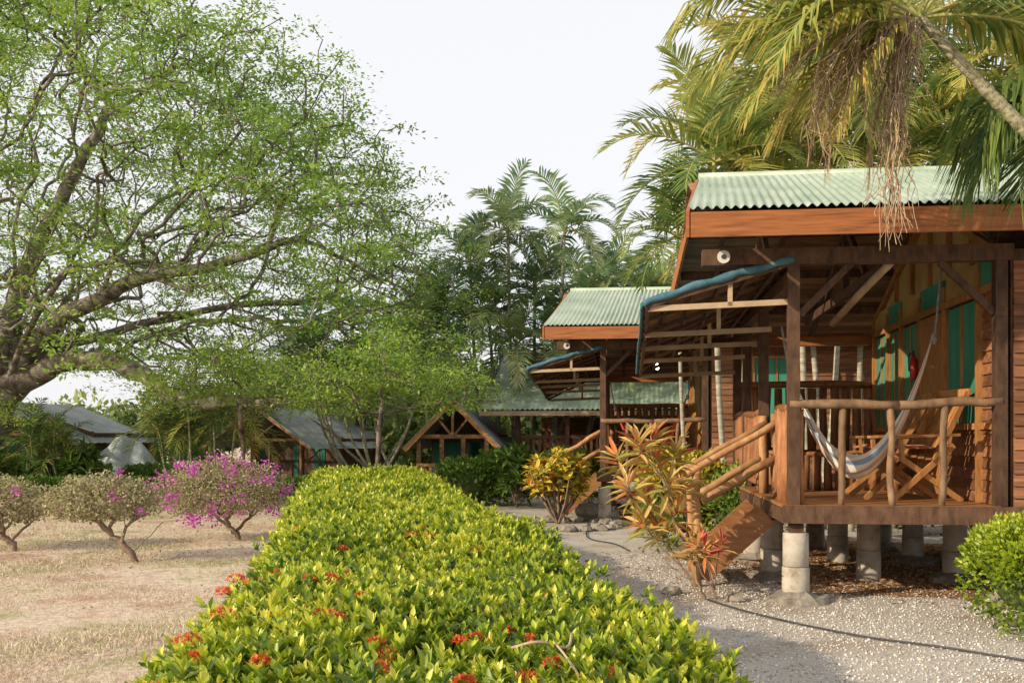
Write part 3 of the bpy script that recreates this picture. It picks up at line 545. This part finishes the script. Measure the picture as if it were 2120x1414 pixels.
def bungalow(loc,rz,pitch=.076):
    e=empty('wooden_bungalow',loc,rz); X1=6.9
    b=MB(); corrugated(b,-.97,-.66,X1,EY-.05,EZ+.045,RY,RZ+.045,0,pitch,.0145); corrugated(b,-.97,-.66,X1,FY+.05,FZ+.045,RY,RZ+.045,0,pitch,.0145)
    b.tube([(-.68,RY,RZ+.035),(X1,RY,RZ+.035)],.055,8,0)
    b.build('corrugated_roof',e,[M['roof']])
    b=MB()
    for (ya,yb) in ((EY,RY),(RY,FY)):
        n=int(abs(yb-ya)/.11)
        for i in range(n):
            y0=ya+(yb-ya)*i/n; y1=ya+(yb-ya)*(i+1)/n-.012; s0=roofz(y0)-.012; s1=roofz(y1)-.012
            b.hexa([(-.80,y0,s0-.018),(X1-.05,y0,s0-.018),(X1-.05,y1,s1-.018),(-.80,y1,s1-.018),(-.80,y0,s0),(X1-.05,y0,s0),(X1-.05,y1,s1),(-.80,y1,s1)],0)
    for y in (.0,.75,1.4,2.1,2.9,3.7,4.5): b.beam((-.78,y,roofz(y)-.085),(X1-.1,y,roofz(y)-.085),.05,.09,1)
    for x in (-.35,.35,1.05): 
        for y0,y1 in ((EY+.05,RY),(RY,FY-.05)): b.beam((x,y0,roofz(y0)-.16),(x,y1,roofz(y1)-.16),.05,.08,1)
    b.build('ceiling',e,[M['ceil'],M['dark']])
    b=MB(); b.box(-.95,X1,EY-.035,EY,EZ-.19,EZ+.015,0); b.box(-.95,X1,FY,FY+.035,FZ-.17,FZ+.01,0)
    for (xa,ya,xb,yb) in ((-.96,EY-.037,-.68,RY),(-.96,FY+.037,-.68,RY)):
        za,zb=roofz(max(min(ya,FY),EY)),RZ
        b.hexa([(xa-.03,ya,za-.19),(xa,ya,za-.19),(xb,yb,zb-.19),(xb-.03,yb,zb-.19),(xa-.03,ya,za+.02),(xa,ya,za+.02),(xb,yb,zb+.02),(xb-.03,yb,zb+.02)],0)
    b.build('fascia_boards',e,[M['fascia']])
    b=MB()
    for (x,y) in ((0,0),(0,1.92),(0,3.4),(0,4.5),(1.75,0.0)): b.box(x-.05,x+.05,y-.05,y+.05,.87,3.0,0)
    b.box(-.8,1.85,-.06,.06,3.0,3.14,0); b.box(-.055,.055,.06,4.6,2.82,2.94,0); b.box(.056,1.7,4.44,4.56,2.68,2.8,1)
    b.box(-.8,-.056,4.44,4.56,2.68,2.80,0)
    for x in (0.,.9):
        b.beam((x,.1,3.05),(x,4.45,3.0),.05,.1,0); b.beam((x,2.1,3.05),(x,2.1,RZ-.1),.07,.07,0); b.beam((x,1.2,3.1),(x,2.07,3.75),.05,.06,0); b.beam((x,3.1,3.1),(x,2.13,3.75),.05,.06,0)
    b.beam((.05,.0,2.55),(.5,.0,3.0),.05,.06,0); b.beam((1.7,.0,2.55),(1.25,.0,3.0),.05,.06,0)
    b.tube([(.86,.1,3.02),(.77,.9,2.85),(.68,1.7,2.66)],.036,8,2)
    b.build('porch_frame',e,[M['dark'],M['fascia'],M['batten']])
    b=MB(); y=-.06
    while y<4.6: b.box(-.09,1.74,y,y+.105,.84,.87,0); y+=.115
    b.box(-.105,X1-.2,-.085,-.062,.71,.868,1); b.box(-.1,-.04,-.06,4.6,.71,.835,1); b.box(-.04,X1-.2,4.54,4.6,.71,.835,1)
    for x in (.9,1.75,3.3,4.8,6.4): b.box(x-.04,x+.04,-.06,4.53,.70,.832,1)
    b.box(1.76,X1-.2,.0,4.5,.80,.862,1)
    b.build('deck',e,[M['step'],M['dark']])
    b=MB()
    for x in (.03,1.0,1.85,3.3,4.9,6.4):
        for y in (.05,1.5,3.0,4.4):
            if x==1.0 and y<1: continue
            b.tube([(x,y,.0),(x,y,.02),(x,y,.31),(x,y,.315)],[.118,.122,.12,.11],14,0); b.tube([(x,y,.317),(x,y,.325),(x,y,.61),(x,y,.62)],[.105,.115,.113,.105],14,0); b.box(x-.06,x+.06,y-.06,y+.06,.62,.698,1)
    b.build('piers',e,[M['conc'],M['dark']])
    b=MB()
    for x in (.03,1.85,3.3,4.9):
        for y in (.05,1.5,3.0,4.4):
            n=12; 
            for (r0,r1,z0,z1) in ((.30,.24,-.02,.05),(.24,.13,.05,.10)):
                k0=len(b.v)
                for j in range(n): 
                    a_=2*PI*j/n; q=random.uniform(.82,1.18); b.v.append((x+r0*q*math.cos(a_),y+r0*q*math.sin(a_),z0))
                for j in range(n):
                    a_=2*PI*j/n; q=random.uniform(.85,1.15); b.v.append((x+r1*q*math.cos(a_),y+r1*q*math.sin(a_),z1+random.uniform(-.015,.02)))
                for j in range(n): b.face([k0+j,k0+(j+1)%n,k0+n+(j+1)%n,k0+n+j],0)
                b.face([k0+n+j for j in range(n)],0)
    b.build('pier_footings',e,[M['rock']])
    b=MB(); b.box(1.72,1.80,-.045,.05,.87,3.0,1)
    siding(b,1.86,2.55,-.0,.835,3.0,0); siding(b,3.35,X1-.2,0,.835,3.0,0); siding(b,2.55,3.35,0,.835,1.62,0); siding(b,2.55,3.35,0,2.86,3.0,0)
    b.box(2.56,3.34,-.012,.0,1.66,2.84,2); b.box(2.53,3.37,-.045,.0,1.62,1.66,1); b.box(2.53,3.37,-.045,0,2.82,2.86,1); b.box(2.53,2.58,-.04,.0,1.66,2.82,1); b.box(3.32,3.37,-.04,0,1.66,2.82,1); b.box(2.935,2.965,-.03,-.012,1.66,2.82,1)
    b.box(1.84,X1-.2,.0,.06,.835,3.1,3)
    b.box(X1-.26,X1-.2,.06,4.5,.835,2.9,0); b.box(1.84,X1-.26,4.44,4.5,.835,2.75,0)
    b.hexa([(1.8,.05,.862),(1.84,.05,.862),(1.84,4.5,.862),(1.8,4.5,.862),(1.8,.05,3.1),(1.84,.05,3.1),(1.84,4.5,2.95),(1.8,4.5,2.95)],3)
    k0=len(b.v); b.v+=[(1.8,.05,3.1),(1.8,4.5,2.95),(1.8,4.5,3.1),(1.8,2.1,4.1)]; b.face([k0,k0+1,k0+2,k0+3],4)
    siding_x(b,.06,4.44,1.799,.87,1.62,0)
    for i,(y0,y1,k) in enumerate(((.1,.5,0),(.58,1.5,2),(1.6,2.35,5),(2.43,3.1,2),(3.18,3.7,2),(3.78,4.4,2))):
        if k==2:
            b.box(1.775,1.798,y0,y1,1.60,2.75,2); ym=(y0+y1)/2; b.box(1.76,1.7745,ym-.02,ym+.02,1.61,2.75,1)
            b.box(1.76,1.7745,y0,y0+.04,1.61,2.75,1); b.box(1.76,1.7745,y1-.04,y1,1.61,2.75,1)
        elif k==0: siding_x(b,y0,y1,1.799,1.62,2.8,0)
        else: b.box(1.74,1.768,y0,y1,.88,2.75,1)
        b.box(1.76,1.798,y0,y1,2.85,3.08,4 if i%2 else 2)
    for y in (.09,.54,1.54,2.39,3.14,3.74,4.42): b.box(1.735,1.797,y-.035,y+.035,.87,3.0,1)
    b.box(1.73,1.772,.05,4.45,2.77,2.84,1); b.box(1.745,1.772,.05,4.45,1.54,1.60,1)
    for y in (.8,1.45,2.1,2.75,3.4): b.box(1.75,1.797,y-.025,y+.025,3.1,roofz(y)-.13,1)
    b.beam((1.77,.1,3.1),(1.77,2.1,3.95),.05,.07,1); b.beam((1.77,4.4,3.0),(1.77,2.1,3.95),.05,.07,1)
    b.build('walls',e,[M['siding'],M['frame'],M['green'],M['dark'],M['mustard']])
    b=MB(); b.log((-.04,-.02,1.765),(.9,.0,1.75),.040,1,9,.006,7); b.log((.88,0,1.75),(1.76,-.02,1.78),.042,1,9,.006,7)
    for x,t in ((.42,.008),(.84,-.012),(1.28,.015)): b.tube(catmull([(x-t,.0,.87),(x+t*.7,.02,1.15),(x-t*.4,-.01,1.45),(x+t,0,1.74)],3),.028+rng.random(10)*.007,8,1)
    b.log((.07,.03,1.72),(.07,.03,.87),.035,0)
    y=4.5; b.log((.02,y,2.16),(1.74,y,2.16),.05,0); b.log((.02,y,1.28),(1.74,y,1.26),.045,0)
    x=.1
    while x<1.72: b.log((x,y-.02,1.3),(x,y-.02,2.12),.055,0,7,.006,4); x+=.145
    y=2.6; b.log((.02,y,1.30),(1.6,y,1.28),.035,0)
    x=.06
    while x<1.6: b.log((x,y-.0,.87),(x,y-.0,1.27),.05,0,7,.004,3); x+=.125
    b.log((0,1.95,1.75),(0,4.45,1.75),.045,0); b.log((0,1.95,.98),(0,4.45,.98),.04,0); y=2.05
    while y<4.4: b.log((0,y,.98),(0,y,1.74),.042,0,7,.006,4); y+=.16
    b.log((0,.05,1.75),(0,.88,1.75),.045,0); y=.2
    while y<.85: b.log((0,y,.87),(0,y,1.74),.042,0,7,.006,4); y+=.16
    b.build('log_railings',e,[M['slat'],M['greylog']])
    b=MB()
    for y in (.92,1.84):
        b.beam((-.76,y,.12),(-.11,y,.72),.04,.24,0)
        b.log((-.78,y-.06,.0),(-.78,y-.06,1.2),.045,1,9); b.log((-1.0,y-.08,1.03),(.02,y-.03,1.63),.038,1,9); b.log((-.74,y-.06,.84),(.0,y,1.27),.042,1,9)
        b.log((-.02,y,.87),(-.02,y,1.7),.045,1,9)
    for i in range(4): b.box(-.76+i*.165,-.55+i*.165,.945,1.815,.17+i*.165,.205+i*.165,0)
    b.build('steps',e,[M['step'],M['log']])
    b=MB()
    def aw(u,v):
        x=.0-1.32*u; z=3.04-.30*u-.10*u*u+(-.28*v)*(.35+.65*u)+.03*math.sin(v*9+u*2)*u; return (x,-.02+4.45*v,z)
    nu,nv=10,24
    for lay,(dz,m) in enumerate(((0,0),(.022,1))):
        k0=len(b.v)
        for j in range(nv+1):
            for i in range(nu+1):
                p=aw(i/nu,j/nv); b.v.append((p[0],p[1],p[2]+dz))
        for j in range(nv):
            for i in range(nu): 
                q=[k0+j*(nu+1)+i,k0+j*(nu+1)+i+1,k0+(j+1)*(nu+1)+i+1,k0+(j+1)*(nu+1)+i]; b.face(q if lay else q[::-1],m,True)
    P=[np.array(aw(i/24,0))+[0,-.02,.008*math.sin(i*.9)] for i in range(25)]; b.tube(P,[.034+.005*math.sin(i*1.3) for i in range(25)],10,1,wob=.06)
    P=[np.array(aw(1,i/20))+[-.01,0,.0] for i in range(21)]; b.tube(P,.018,8,1,wob=.1)
    for j in range(9):
        v=j/8; a0=np.array(aw(.02,v));a1=np.array(aw(.99,v)); b.beam(a0-[0,0,.03],a1-[0,0,.03],.035,.04,2)
        if j%2==0: b.beam((-1.28,a0[1]+.03,a1[2]-.045),(-.03,a0[1]+.03,a1[2]-.0),.04,.05,3); b.beam((-.55,a0[1]+.03,a1[2]-.03),(-.55,a0[1]+.03,aw(.42,v)[2]-.03),.04,.04,3)
    for u in (.12,.3,.48,.66,.84,.97): b.beam(np.array(aw(u,0))-[0,0,.055],np.array(aw(u,1))-[0,0,.055],.035,.03,2)
    b.build('awning',e,[M['thatch'],M['teal'],M['dark'],M['batten']])
    b=MB(); b.tube([(-.62,-.07,3.06),(-.62,-.10,3.06),(-.62,-.13,3.06)],[.03,.05,.058],14,0); b.tube([(-.62,-.135,3.06),(-.62,-.139,3.06)],[.022,.02],12,1); b.build('wall_lamp',e,[M['white'],M['black']])
    return e
TH=math.radians(-6.5)
h1=bungalow((2.5,8.85,0),TH); h2=bungalow((1.58,17.3,0),TH)
def H(o,x,y,z): return Vector((o[0]+x*math.cos(TH)-y*math.sin(TH),o[1]+x*math.sin(TH)+y*math.cos(TH),z))
mm,nt=newmat('lit_bulb'); o_=N(nt,'ShaderNodeOutputMaterial'); em=N(nt,'ShaderNodeEmission'); em.inputs[0].default_value=(1,.95,.85,1); em.inputs[1].default_value=8; nt.links.new(em.outputs[0],o_.inputs[0])
e=empty('porch_light'); b=MB(); c=H((1.58,17.3),.95,.5,2.78); b.tube([c,c-Vector((0,0,.05)),c-Vector((0,0,.09)),c-Vector((0,0,.11))],[.02,.035,.03,.01],10,0); b.tube([c+Vector((0,0,.0)),c+Vector((0,0,.2))],.015,6,1); b.build('bulb',e,[mm,M['white']])
# ------------------------------------------------------------------ hammocks
def hammockmat(name,cols):
    m,nt=newmat(name); o=N(nt,'ShaderNodeOutputMaterial'); p=N(nt,'ShaderNodeBsdfPrincipled'); a=N(nt,'ShaderNodeAttribute',attribute_name='tint')
    r=N(nt,'ShaderNodeValToRGB'); r.color_ramp.interpolation='CONSTANT'; e=r.color_ramp.elements
    while len(e)<len(cols): e.new(.5)
    for i,c in enumerate(cols): e[i].position=i/len(cols); e[i].color=(*c,1)
    nt.links.new(a.outputs['Fac'],r.inputs[0]); nt.links.new(r.outputs[0],p.inputs['Base Color']); p.inputs['Roughness'].default_value=.9; nt.links.new(p.outputs[0],o.inputs[0]); return m
W_=(.8,.75,.66);W2=(.7,.66,.6);B_=(.25,.38,.52);O_=(.68,.38,.18);Y_=(.7,.55,.28)
M['ham']=hammockmat('striped_cloth',[W_,B_,W_,W_,O_,W_,W2,W_,B_,Y_,W_,O_,W_,W2,B_,W_,W_])
M['hamr']=hammockmat('red_cloth',[(.5,.04,.04),(.6,.2,.05),(.5,.03,.04),(.1,.1,.3),(.5,.04,.04)])
def hammock(o,A,B,sag,mat,width=.42):
    e=empty('hammock'); A=np.array(H(o,*A));Bp=np.array(H(o,*B)); m=36;w=51
    t=np.linspace(0,1,m+1); L=A*(1-t)[:,None]+Bp*t[:,None]; L[:,2]-=sag*4*t*(1-t)
    d=nrm((Bp-A)*[1,1,0]); side=np.array([-d[1],d[0],0]); V=[];T=[]
    ww=width*np.clip(np.sin(PI*t),0,1)**.6*.5+.014
    for i in range(m+1):
        for j in range(w+1):
            u=-1+2*j/w; droop=-.2*(1-u*u)*(ww[i]/width*2); V.append(L[i]+side*u*ww[i]*.8+[0,0,droop+.06]+np.array([0,0,.012*math.sin(u*14+i*.4)*ww[i]*3])); T.append(j/w*.999)
    b_=[];
    for i in range(m):
        for j in range(w): b_+=[i*(w+1)+j,i*(w+1)+j+1,(i+1)*(w+1)+j+1,(i+1)*(w+1)+j]
    a=Acc(); a.add(np.array(V),np.array(b_),np.full(m*w,4),np.array(T)); ob=a.build('cloth',e,M[mat])
    ob.data.polygons.foreach_set('use_smooth',[True]*len(ob.data.polygons))
    b=MB()
    b.tube(catmull([Bp,Bp+[.03,.02,.12],Bp+[.12,.1,.75]],4),.012,6,0); b.tube(catmull([A,A+[-.02,0,.1],A+[-.1,-.05,.5]],4),.012,6,0)
    for q in (A,Bp): b.tube([q+[0,0,-.05],q,q+[0,0,.05]],[.02,.035,.02],8,0)
    b.build('ropes',e,[M['rope']]); return e
hammock((2.5,8.85),(.12,.9,2.05),(1.36,.55,2.38),.98,'ham',.62)
hammock((1.58,17.3),(.2,1.2,2.0),(1.5,.8,2.2),.9,'hamr',.35)
def chair(o,x,y,rz):
    loc=H(o,x,y,.872); e=empty('folding_wooden_chair',loc,TH+rz); b=MB()
    for s in (-.24,.24):
        b.beam((s,-.35,.0),(s,.28,.52),.03,.05,0); b.beam((s*.88,.38,.0),(s*.88,-.28,.44),.03,.05,0)
        b.beam((s,.08,.36),(s,.42,1.02),.03,.05,0); b.beam((s*1.08,-.3,.6),(s*1.08,.32,.62),.06,.025,0); b.beam((s*1.08,-.24,.40),(s*1.08,-.26,.59),.03,.04,0)
    for i in range(7): b.box(-.25,.25,-.3+i*.075,-.245+i*.075,.435-i*.012,.455-i*.012,0)
    for i in range(6): x_=-.2+i*.08; b.beam((x_,.14,.44),(x_,.43,1.0),.055,.015,0)
    b.beam((-.26,.43,1.02),(.26,.43,1.02),.03,.06,0)
    b.build('frame',e,[M['frame']])
    a=Acc(); n=10; V=[];
    for j in range(n+1):
        for i in range(n+1):
            u,v=i/n*2-1,j/n*2-1; V.append((u*.22,-.06+v*.22,.49+.04*(1-u**4)*(1-v**4)))
    L=[];
    for j in range(n):
        for i in range(n): L+=[j*(n+1)+i,j*(n+1)+i+1,(j+1)*(n+1)+i+1,(j+1)*(n+1)+i]
    T=np.array([((int((i)/1.5)+int((j)/1.5))%2)*.6+.1 for j in range(n+1) for i in range(n+1)]); a.add(np.array(V),np.array(L),np.full(n*n,4),T); a.build('cushion',e,M['cush']); return e
M['cush']=hammockmat('cushion_cloth',[(.5,.12,.06),(.6,.5,.36)])
chair((2.5,8.85),1.22,.75,-PI/2+.25); chair((2.5,8.85),1.2,1.75,-PI/2-.1); chair((1.58,17.3),1.2,1.0,-PI/2)
e=empty('fire_extinguisher'); b=MB(); c=np.array(H((2.5,8.85),1.69,2.39,2.10)); b.tube([c,c+[0,0,.02],c+[0,0,.22],c+[0,0,.26],c+[0,0,.28]],[.032,.04,.04,.022,.015],12,0); b.tube([c+[0,0,.28],c+[0,0,.33]],[.018,.015],8,1); b.tube(catmull([c+[0,0,.30],c+[-.05,0,.28],c+[-.05,0,.1]],4),.008,6,1); b.build('cylinder_body',e,[M['red'],M['black']])
def bung3(loc,rz):
    e=empty('wooden_bungalow',loc,rz); b=MB(); corrugated(b,-.9,-.75,8.5,-.4,2.15,3.2,3.85,0,.12,.018); corrugated(b,-.9,-.75,8.5,6.8,2.15,3.2,3.85,0,.12,.018); b.build('corrugated_roof',e,[M['roof']])
    b=MB(); b.box(-.9,8.5,-.42,-.38,2.0,2.11,2)
    for x in (0,1.2,2.4,3.6): b.box(x-.05,x+.05,-.05,.05,.0,2.1,0)
    b.box(0,8,-.05,6.3,.5,.6,0); b.box(2.4,8,.6,.68,.6,2.3,1); b.box(2.42,2.5,.7,6.3,.6,2.3,1); b.box(2.6,3.4,.56,.597,1.2,2.0,3)
    for x in np.arange(.1,2.4,.14): b.box(x-.03,x+.03,.0,.04,.6,1.45,1)
    b.box(0,2.4,-.02,.05,1.45,1.53,1); b.box(.0,8,6.2,6.3,.6,2.1,1); k0=len(b.v); b.v+=[(.0,-.0,2.15),(.0,6.4,2.15),(.0,3.2,3.75)]; b.face([k0,k0+1,k0+2],0)
    b.beam((-.85,-.38,2.1),(-.75,3.2,3.8),.03,.14,2); b.beam((-.85,6.8,2.1),(-.75,3.2,3.8),.03,.14,2)
    b.build('walls_and_frame',e,[M['dark'],M['siding'],M['batten'],M['green']])
bung3((-.1+.25,24.3,0),math.radians(-7))
def cottage(loc,rz,w,L,ze,zr,ov=.5,roof='roofgrey',name='wooden_cottage',rail=False,floor=.3):
    e=empty(name,loc,rz); b=MB(); hw_=w/2
    for s in (-1,1):
        k0=len(b.v)
        for j in range(2):
            for i in range(int(L/.1)+1):
                y=-ov+i*.1; b.v.append((s*(hw_+ov)*(1-j),y,(ze-.35 if j==0 else zr)+.012*math.sin(i*1.6)))
        n=int(L/.1)+1
        for i in range(n-1): b.face([k0+i,k0+i+1,k0+n+i+1,k0+n+i],0,True)
    b.build('roof',e,[M[roof]]); b=MB()
    for s in (-1,1): b.beam((s*(hw_+ov),-ov-.02,ze-.37),(0,-ov-.02,zr-.02),.04,.13,2); b.beam((s*(hw_+ov),-ov-.02,ze-.31),(0,-ov-.02,zr+.05),.05,.03,3)
    b.beam((-hw_*.95,-ov+.05,ze-.05),(hw_*.95,-ov+.05,ze-.05),.05,.09,1); b.beam((0,-ov+.05,ze),(0,-ov+.05,zr-.05),.06,.06,1)
    for s in (-1,1): b.beam((s*.05,-ov+.06,ze),(s*hw_*.45,-ov+.06,ze+(zr-ze)*.5),.04,.05,1)
    for x in (-hw_*.95,-hw_*.3,hw_*.3,hw_*.95): b.box(x-.05,x+.05,-ov+.02,-ov+.12,0,ze-.09,1)
    y0=1.3; b.box(-hw_,hw_,y0,y0+.06,floor,ze+.05,0); b.box(-hw_,-hw_+.06,y0+.06,L-ov,floor,ze,0); b.box(hw_-.06,hw_,y0+.06,L-ov,floor,ze,0); b.box(-hw_+.06,hw_-.06,L-ov-.1,L-ov,floor,ze,0)
    b.box(-hw_,hw_,-ov,L-ov,floor-.1,floor-.005,0)
    k0=len(b.v); b.v+=[(-hw_,y0+.03,ze),(hw_,y0+.03,ze),(0,y0+.03,zr-.03)]; b.face([k0,k0+1,k0+2],5)
    for x in (-hw_*.6,hw_*.1,hw_*.55): b.box(x-.3,x+.3,y0-.03,y0-.003,floor+.25,ze-.2,4); b.box(x-.03,x+.03,y0-.05,y0-.031,floor+.25,ze-.2,1)
    if rail:
        for x in np.arange(-hw_,hw_,.16): b.box(x-.035,x+.035,-ov,-ov+.04,floor,floor+.55,2)
        b.box(-hw_,hw_,-ov-.02,-ov+.06,floor+.55,floor+.62,2)
    b.build('walls_and_trusses',e,[M['dark'],M['dframe'],M['dframe'] if not rail else M['frame'],M['roofgrey'],M['dgreen'],M['dark']])
cottage((-8.9,36,-.55),math.radians(-38),5.2,9.5,2.0,3.15)
cottage((-18.0,34,-.45),math.radians(-8),6.4,6,2.1,3.2)
cottage((-1.35,23.5,0),math.radians(-8),1.7,3.2,1.55,2.35,.3,'roofgrey','garden_pavilion',True,.25)
b=MB(); nu,nv=16,10; e=empty('tarp_shelter',(-13.4,34.5,-.5),.15)
for j in range(nv+1):
    for i in range(nu+1):
        u,v=i/nu*2-1,j/nv; b.v.append((u*1.1,-1.0*(1-v)+.1*math.sin(u*7),2.05*(1-(1-v)**1.8)*(1-.45*abs(u)**1.6)+.05*math.sin(u*9+v*3)))
for j in range(nv):
    for i in range(nu): b.face([j*(nu+1)+i,j*(nu+1)+i+1,(j+1)*(nu+1)+i+1,(j+1)*(nu+1)+i],0,True)
b.build('canvas',e,[M['tarp']]); b=MB(); b.tube([(0,.02,0),(0,.02,2.0)],.05,8,0); b.tube([(-1.0,.02,0),(-1.0,.02,1.1)],.05,8,0); b.tube([(1.0,.02,0),(1.0,.02,1.1)],.05,8,0); b.build('poles',e,[M['dframe']])
b=MB()
def rock(b,c,r):
    c=np.array(c,float); k0=len(b.v); n=8
    for i in range(5):
        ph=-PI/2+PI*i/4
        for j in range(n): az=2*PI*j/n; q=random.uniform(.8,1.15); b.v.append(tuple(c+np.array([math.cos(ph)*math.cos(az)*r*q,math.cos(ph)*math.sin(az)*r*q,math.sin(ph)*r*.65*q])))
    for i in range(4):
        for j in range(n): b.face([k0+i*n+j,k0+i*n+(j+1)%n,k0+(i+1)*n+(j+1)%n,k0+(i+1)*n+j],0,False)
for i in range(20):
    t=i/20*2*PI; rock(b,(.9+.85*math.cos(t),16.4+.9*math.sin(t),.03),random.uniform(.07,.14))
for p,r in (((1.35,17.6,.15),.3),((1.7,17.4,.1),.2),((2.1,11.2,.03),.13),((1.9,10.3,.03),.12),((1.5,9.3,.02),.1),((2.0,8.9,.02),.09)): rock(b,p,r)
b.build('border_stones',None,[M['rock']])
b=MB(); b.tube(catmull([(1.75,8.9,.02),(1.95,8.3,.02),(2.25,7.7,.02),(2.6,7.2,.02),(2.95,6.9,.02),(3.3,6.5,.02),(3.6,6.2,.02),(4.5,5.8,.02)],6),.008,6,0); b.tube(catmull([(1.3,17,.02),(1.1,14.5,.02),(1.4,13.6,.02),(1.5,12.8,.02)],6),.009,6,0); b.build('garden_hose',None,[M['black']])
# ------------------------------------------------------------------ light, sky, camera
sd=Vector((-.82,-.46,0)).normalized(); el=math.radians(23); S=Vector((sd.x*math.cos(el),sd.y*math.cos(el),math.sin(el)))
L=bpy.data.lights.new('sun','SUN'); L.energy=5.0; L.angle=math.radians(.5); L.color=(1,.85,.64); lo=bpy.data.objects.new('sun',L); lo.rotation_euler=(-S).to_track_quat('-Z','Y').to_euler(); link(lo)
w=bpy.data.worlds.new('World'); scene.world=w; w.use_nodes=True; nt=w.node_tree; bg=nt.nodes['Background']
sky=nt.nodes.new('ShaderNodeTexSky'); sky.sky_type='NISHITA'; sky.sun_disc=False; sky.sun_elevation=el; sky.sun_rotation=math.atan2(sd.x,sd.y); sky.dust_density=4; sky.air_density=1.2; sky.ozone_density=1
mx=nt.nodes.new('ShaderNodeMix'); mx.data_type='RGBA'; mx.inputs[0].default_value=.85; mx.inputs[7].default_value=(7.55,7.5,7.65,1)
nt.links.new(sky.outputs[0],mx.inputs[6]); nt.links.new(mx.outputs[2],bg.inputs[0]); bg.inputs[1].default_value=.142
cd=bpy.data.cameras.new('camera'); cd.lens=35; cd.sensor_width=36; cd.shift_y=(907-707)/2120; cd.clip_end=1500; cd.clip_start=.05
co=bpy.data.objects.new('camera',cd); co.location=(0,0,1.46); co.rotation_euler=(PI/2,0,0); link(co); scene.camera=co
scene.view_settings.view_transform='Standard'; scene.view_settings.look='None'; scene.view_settings.exposure=0
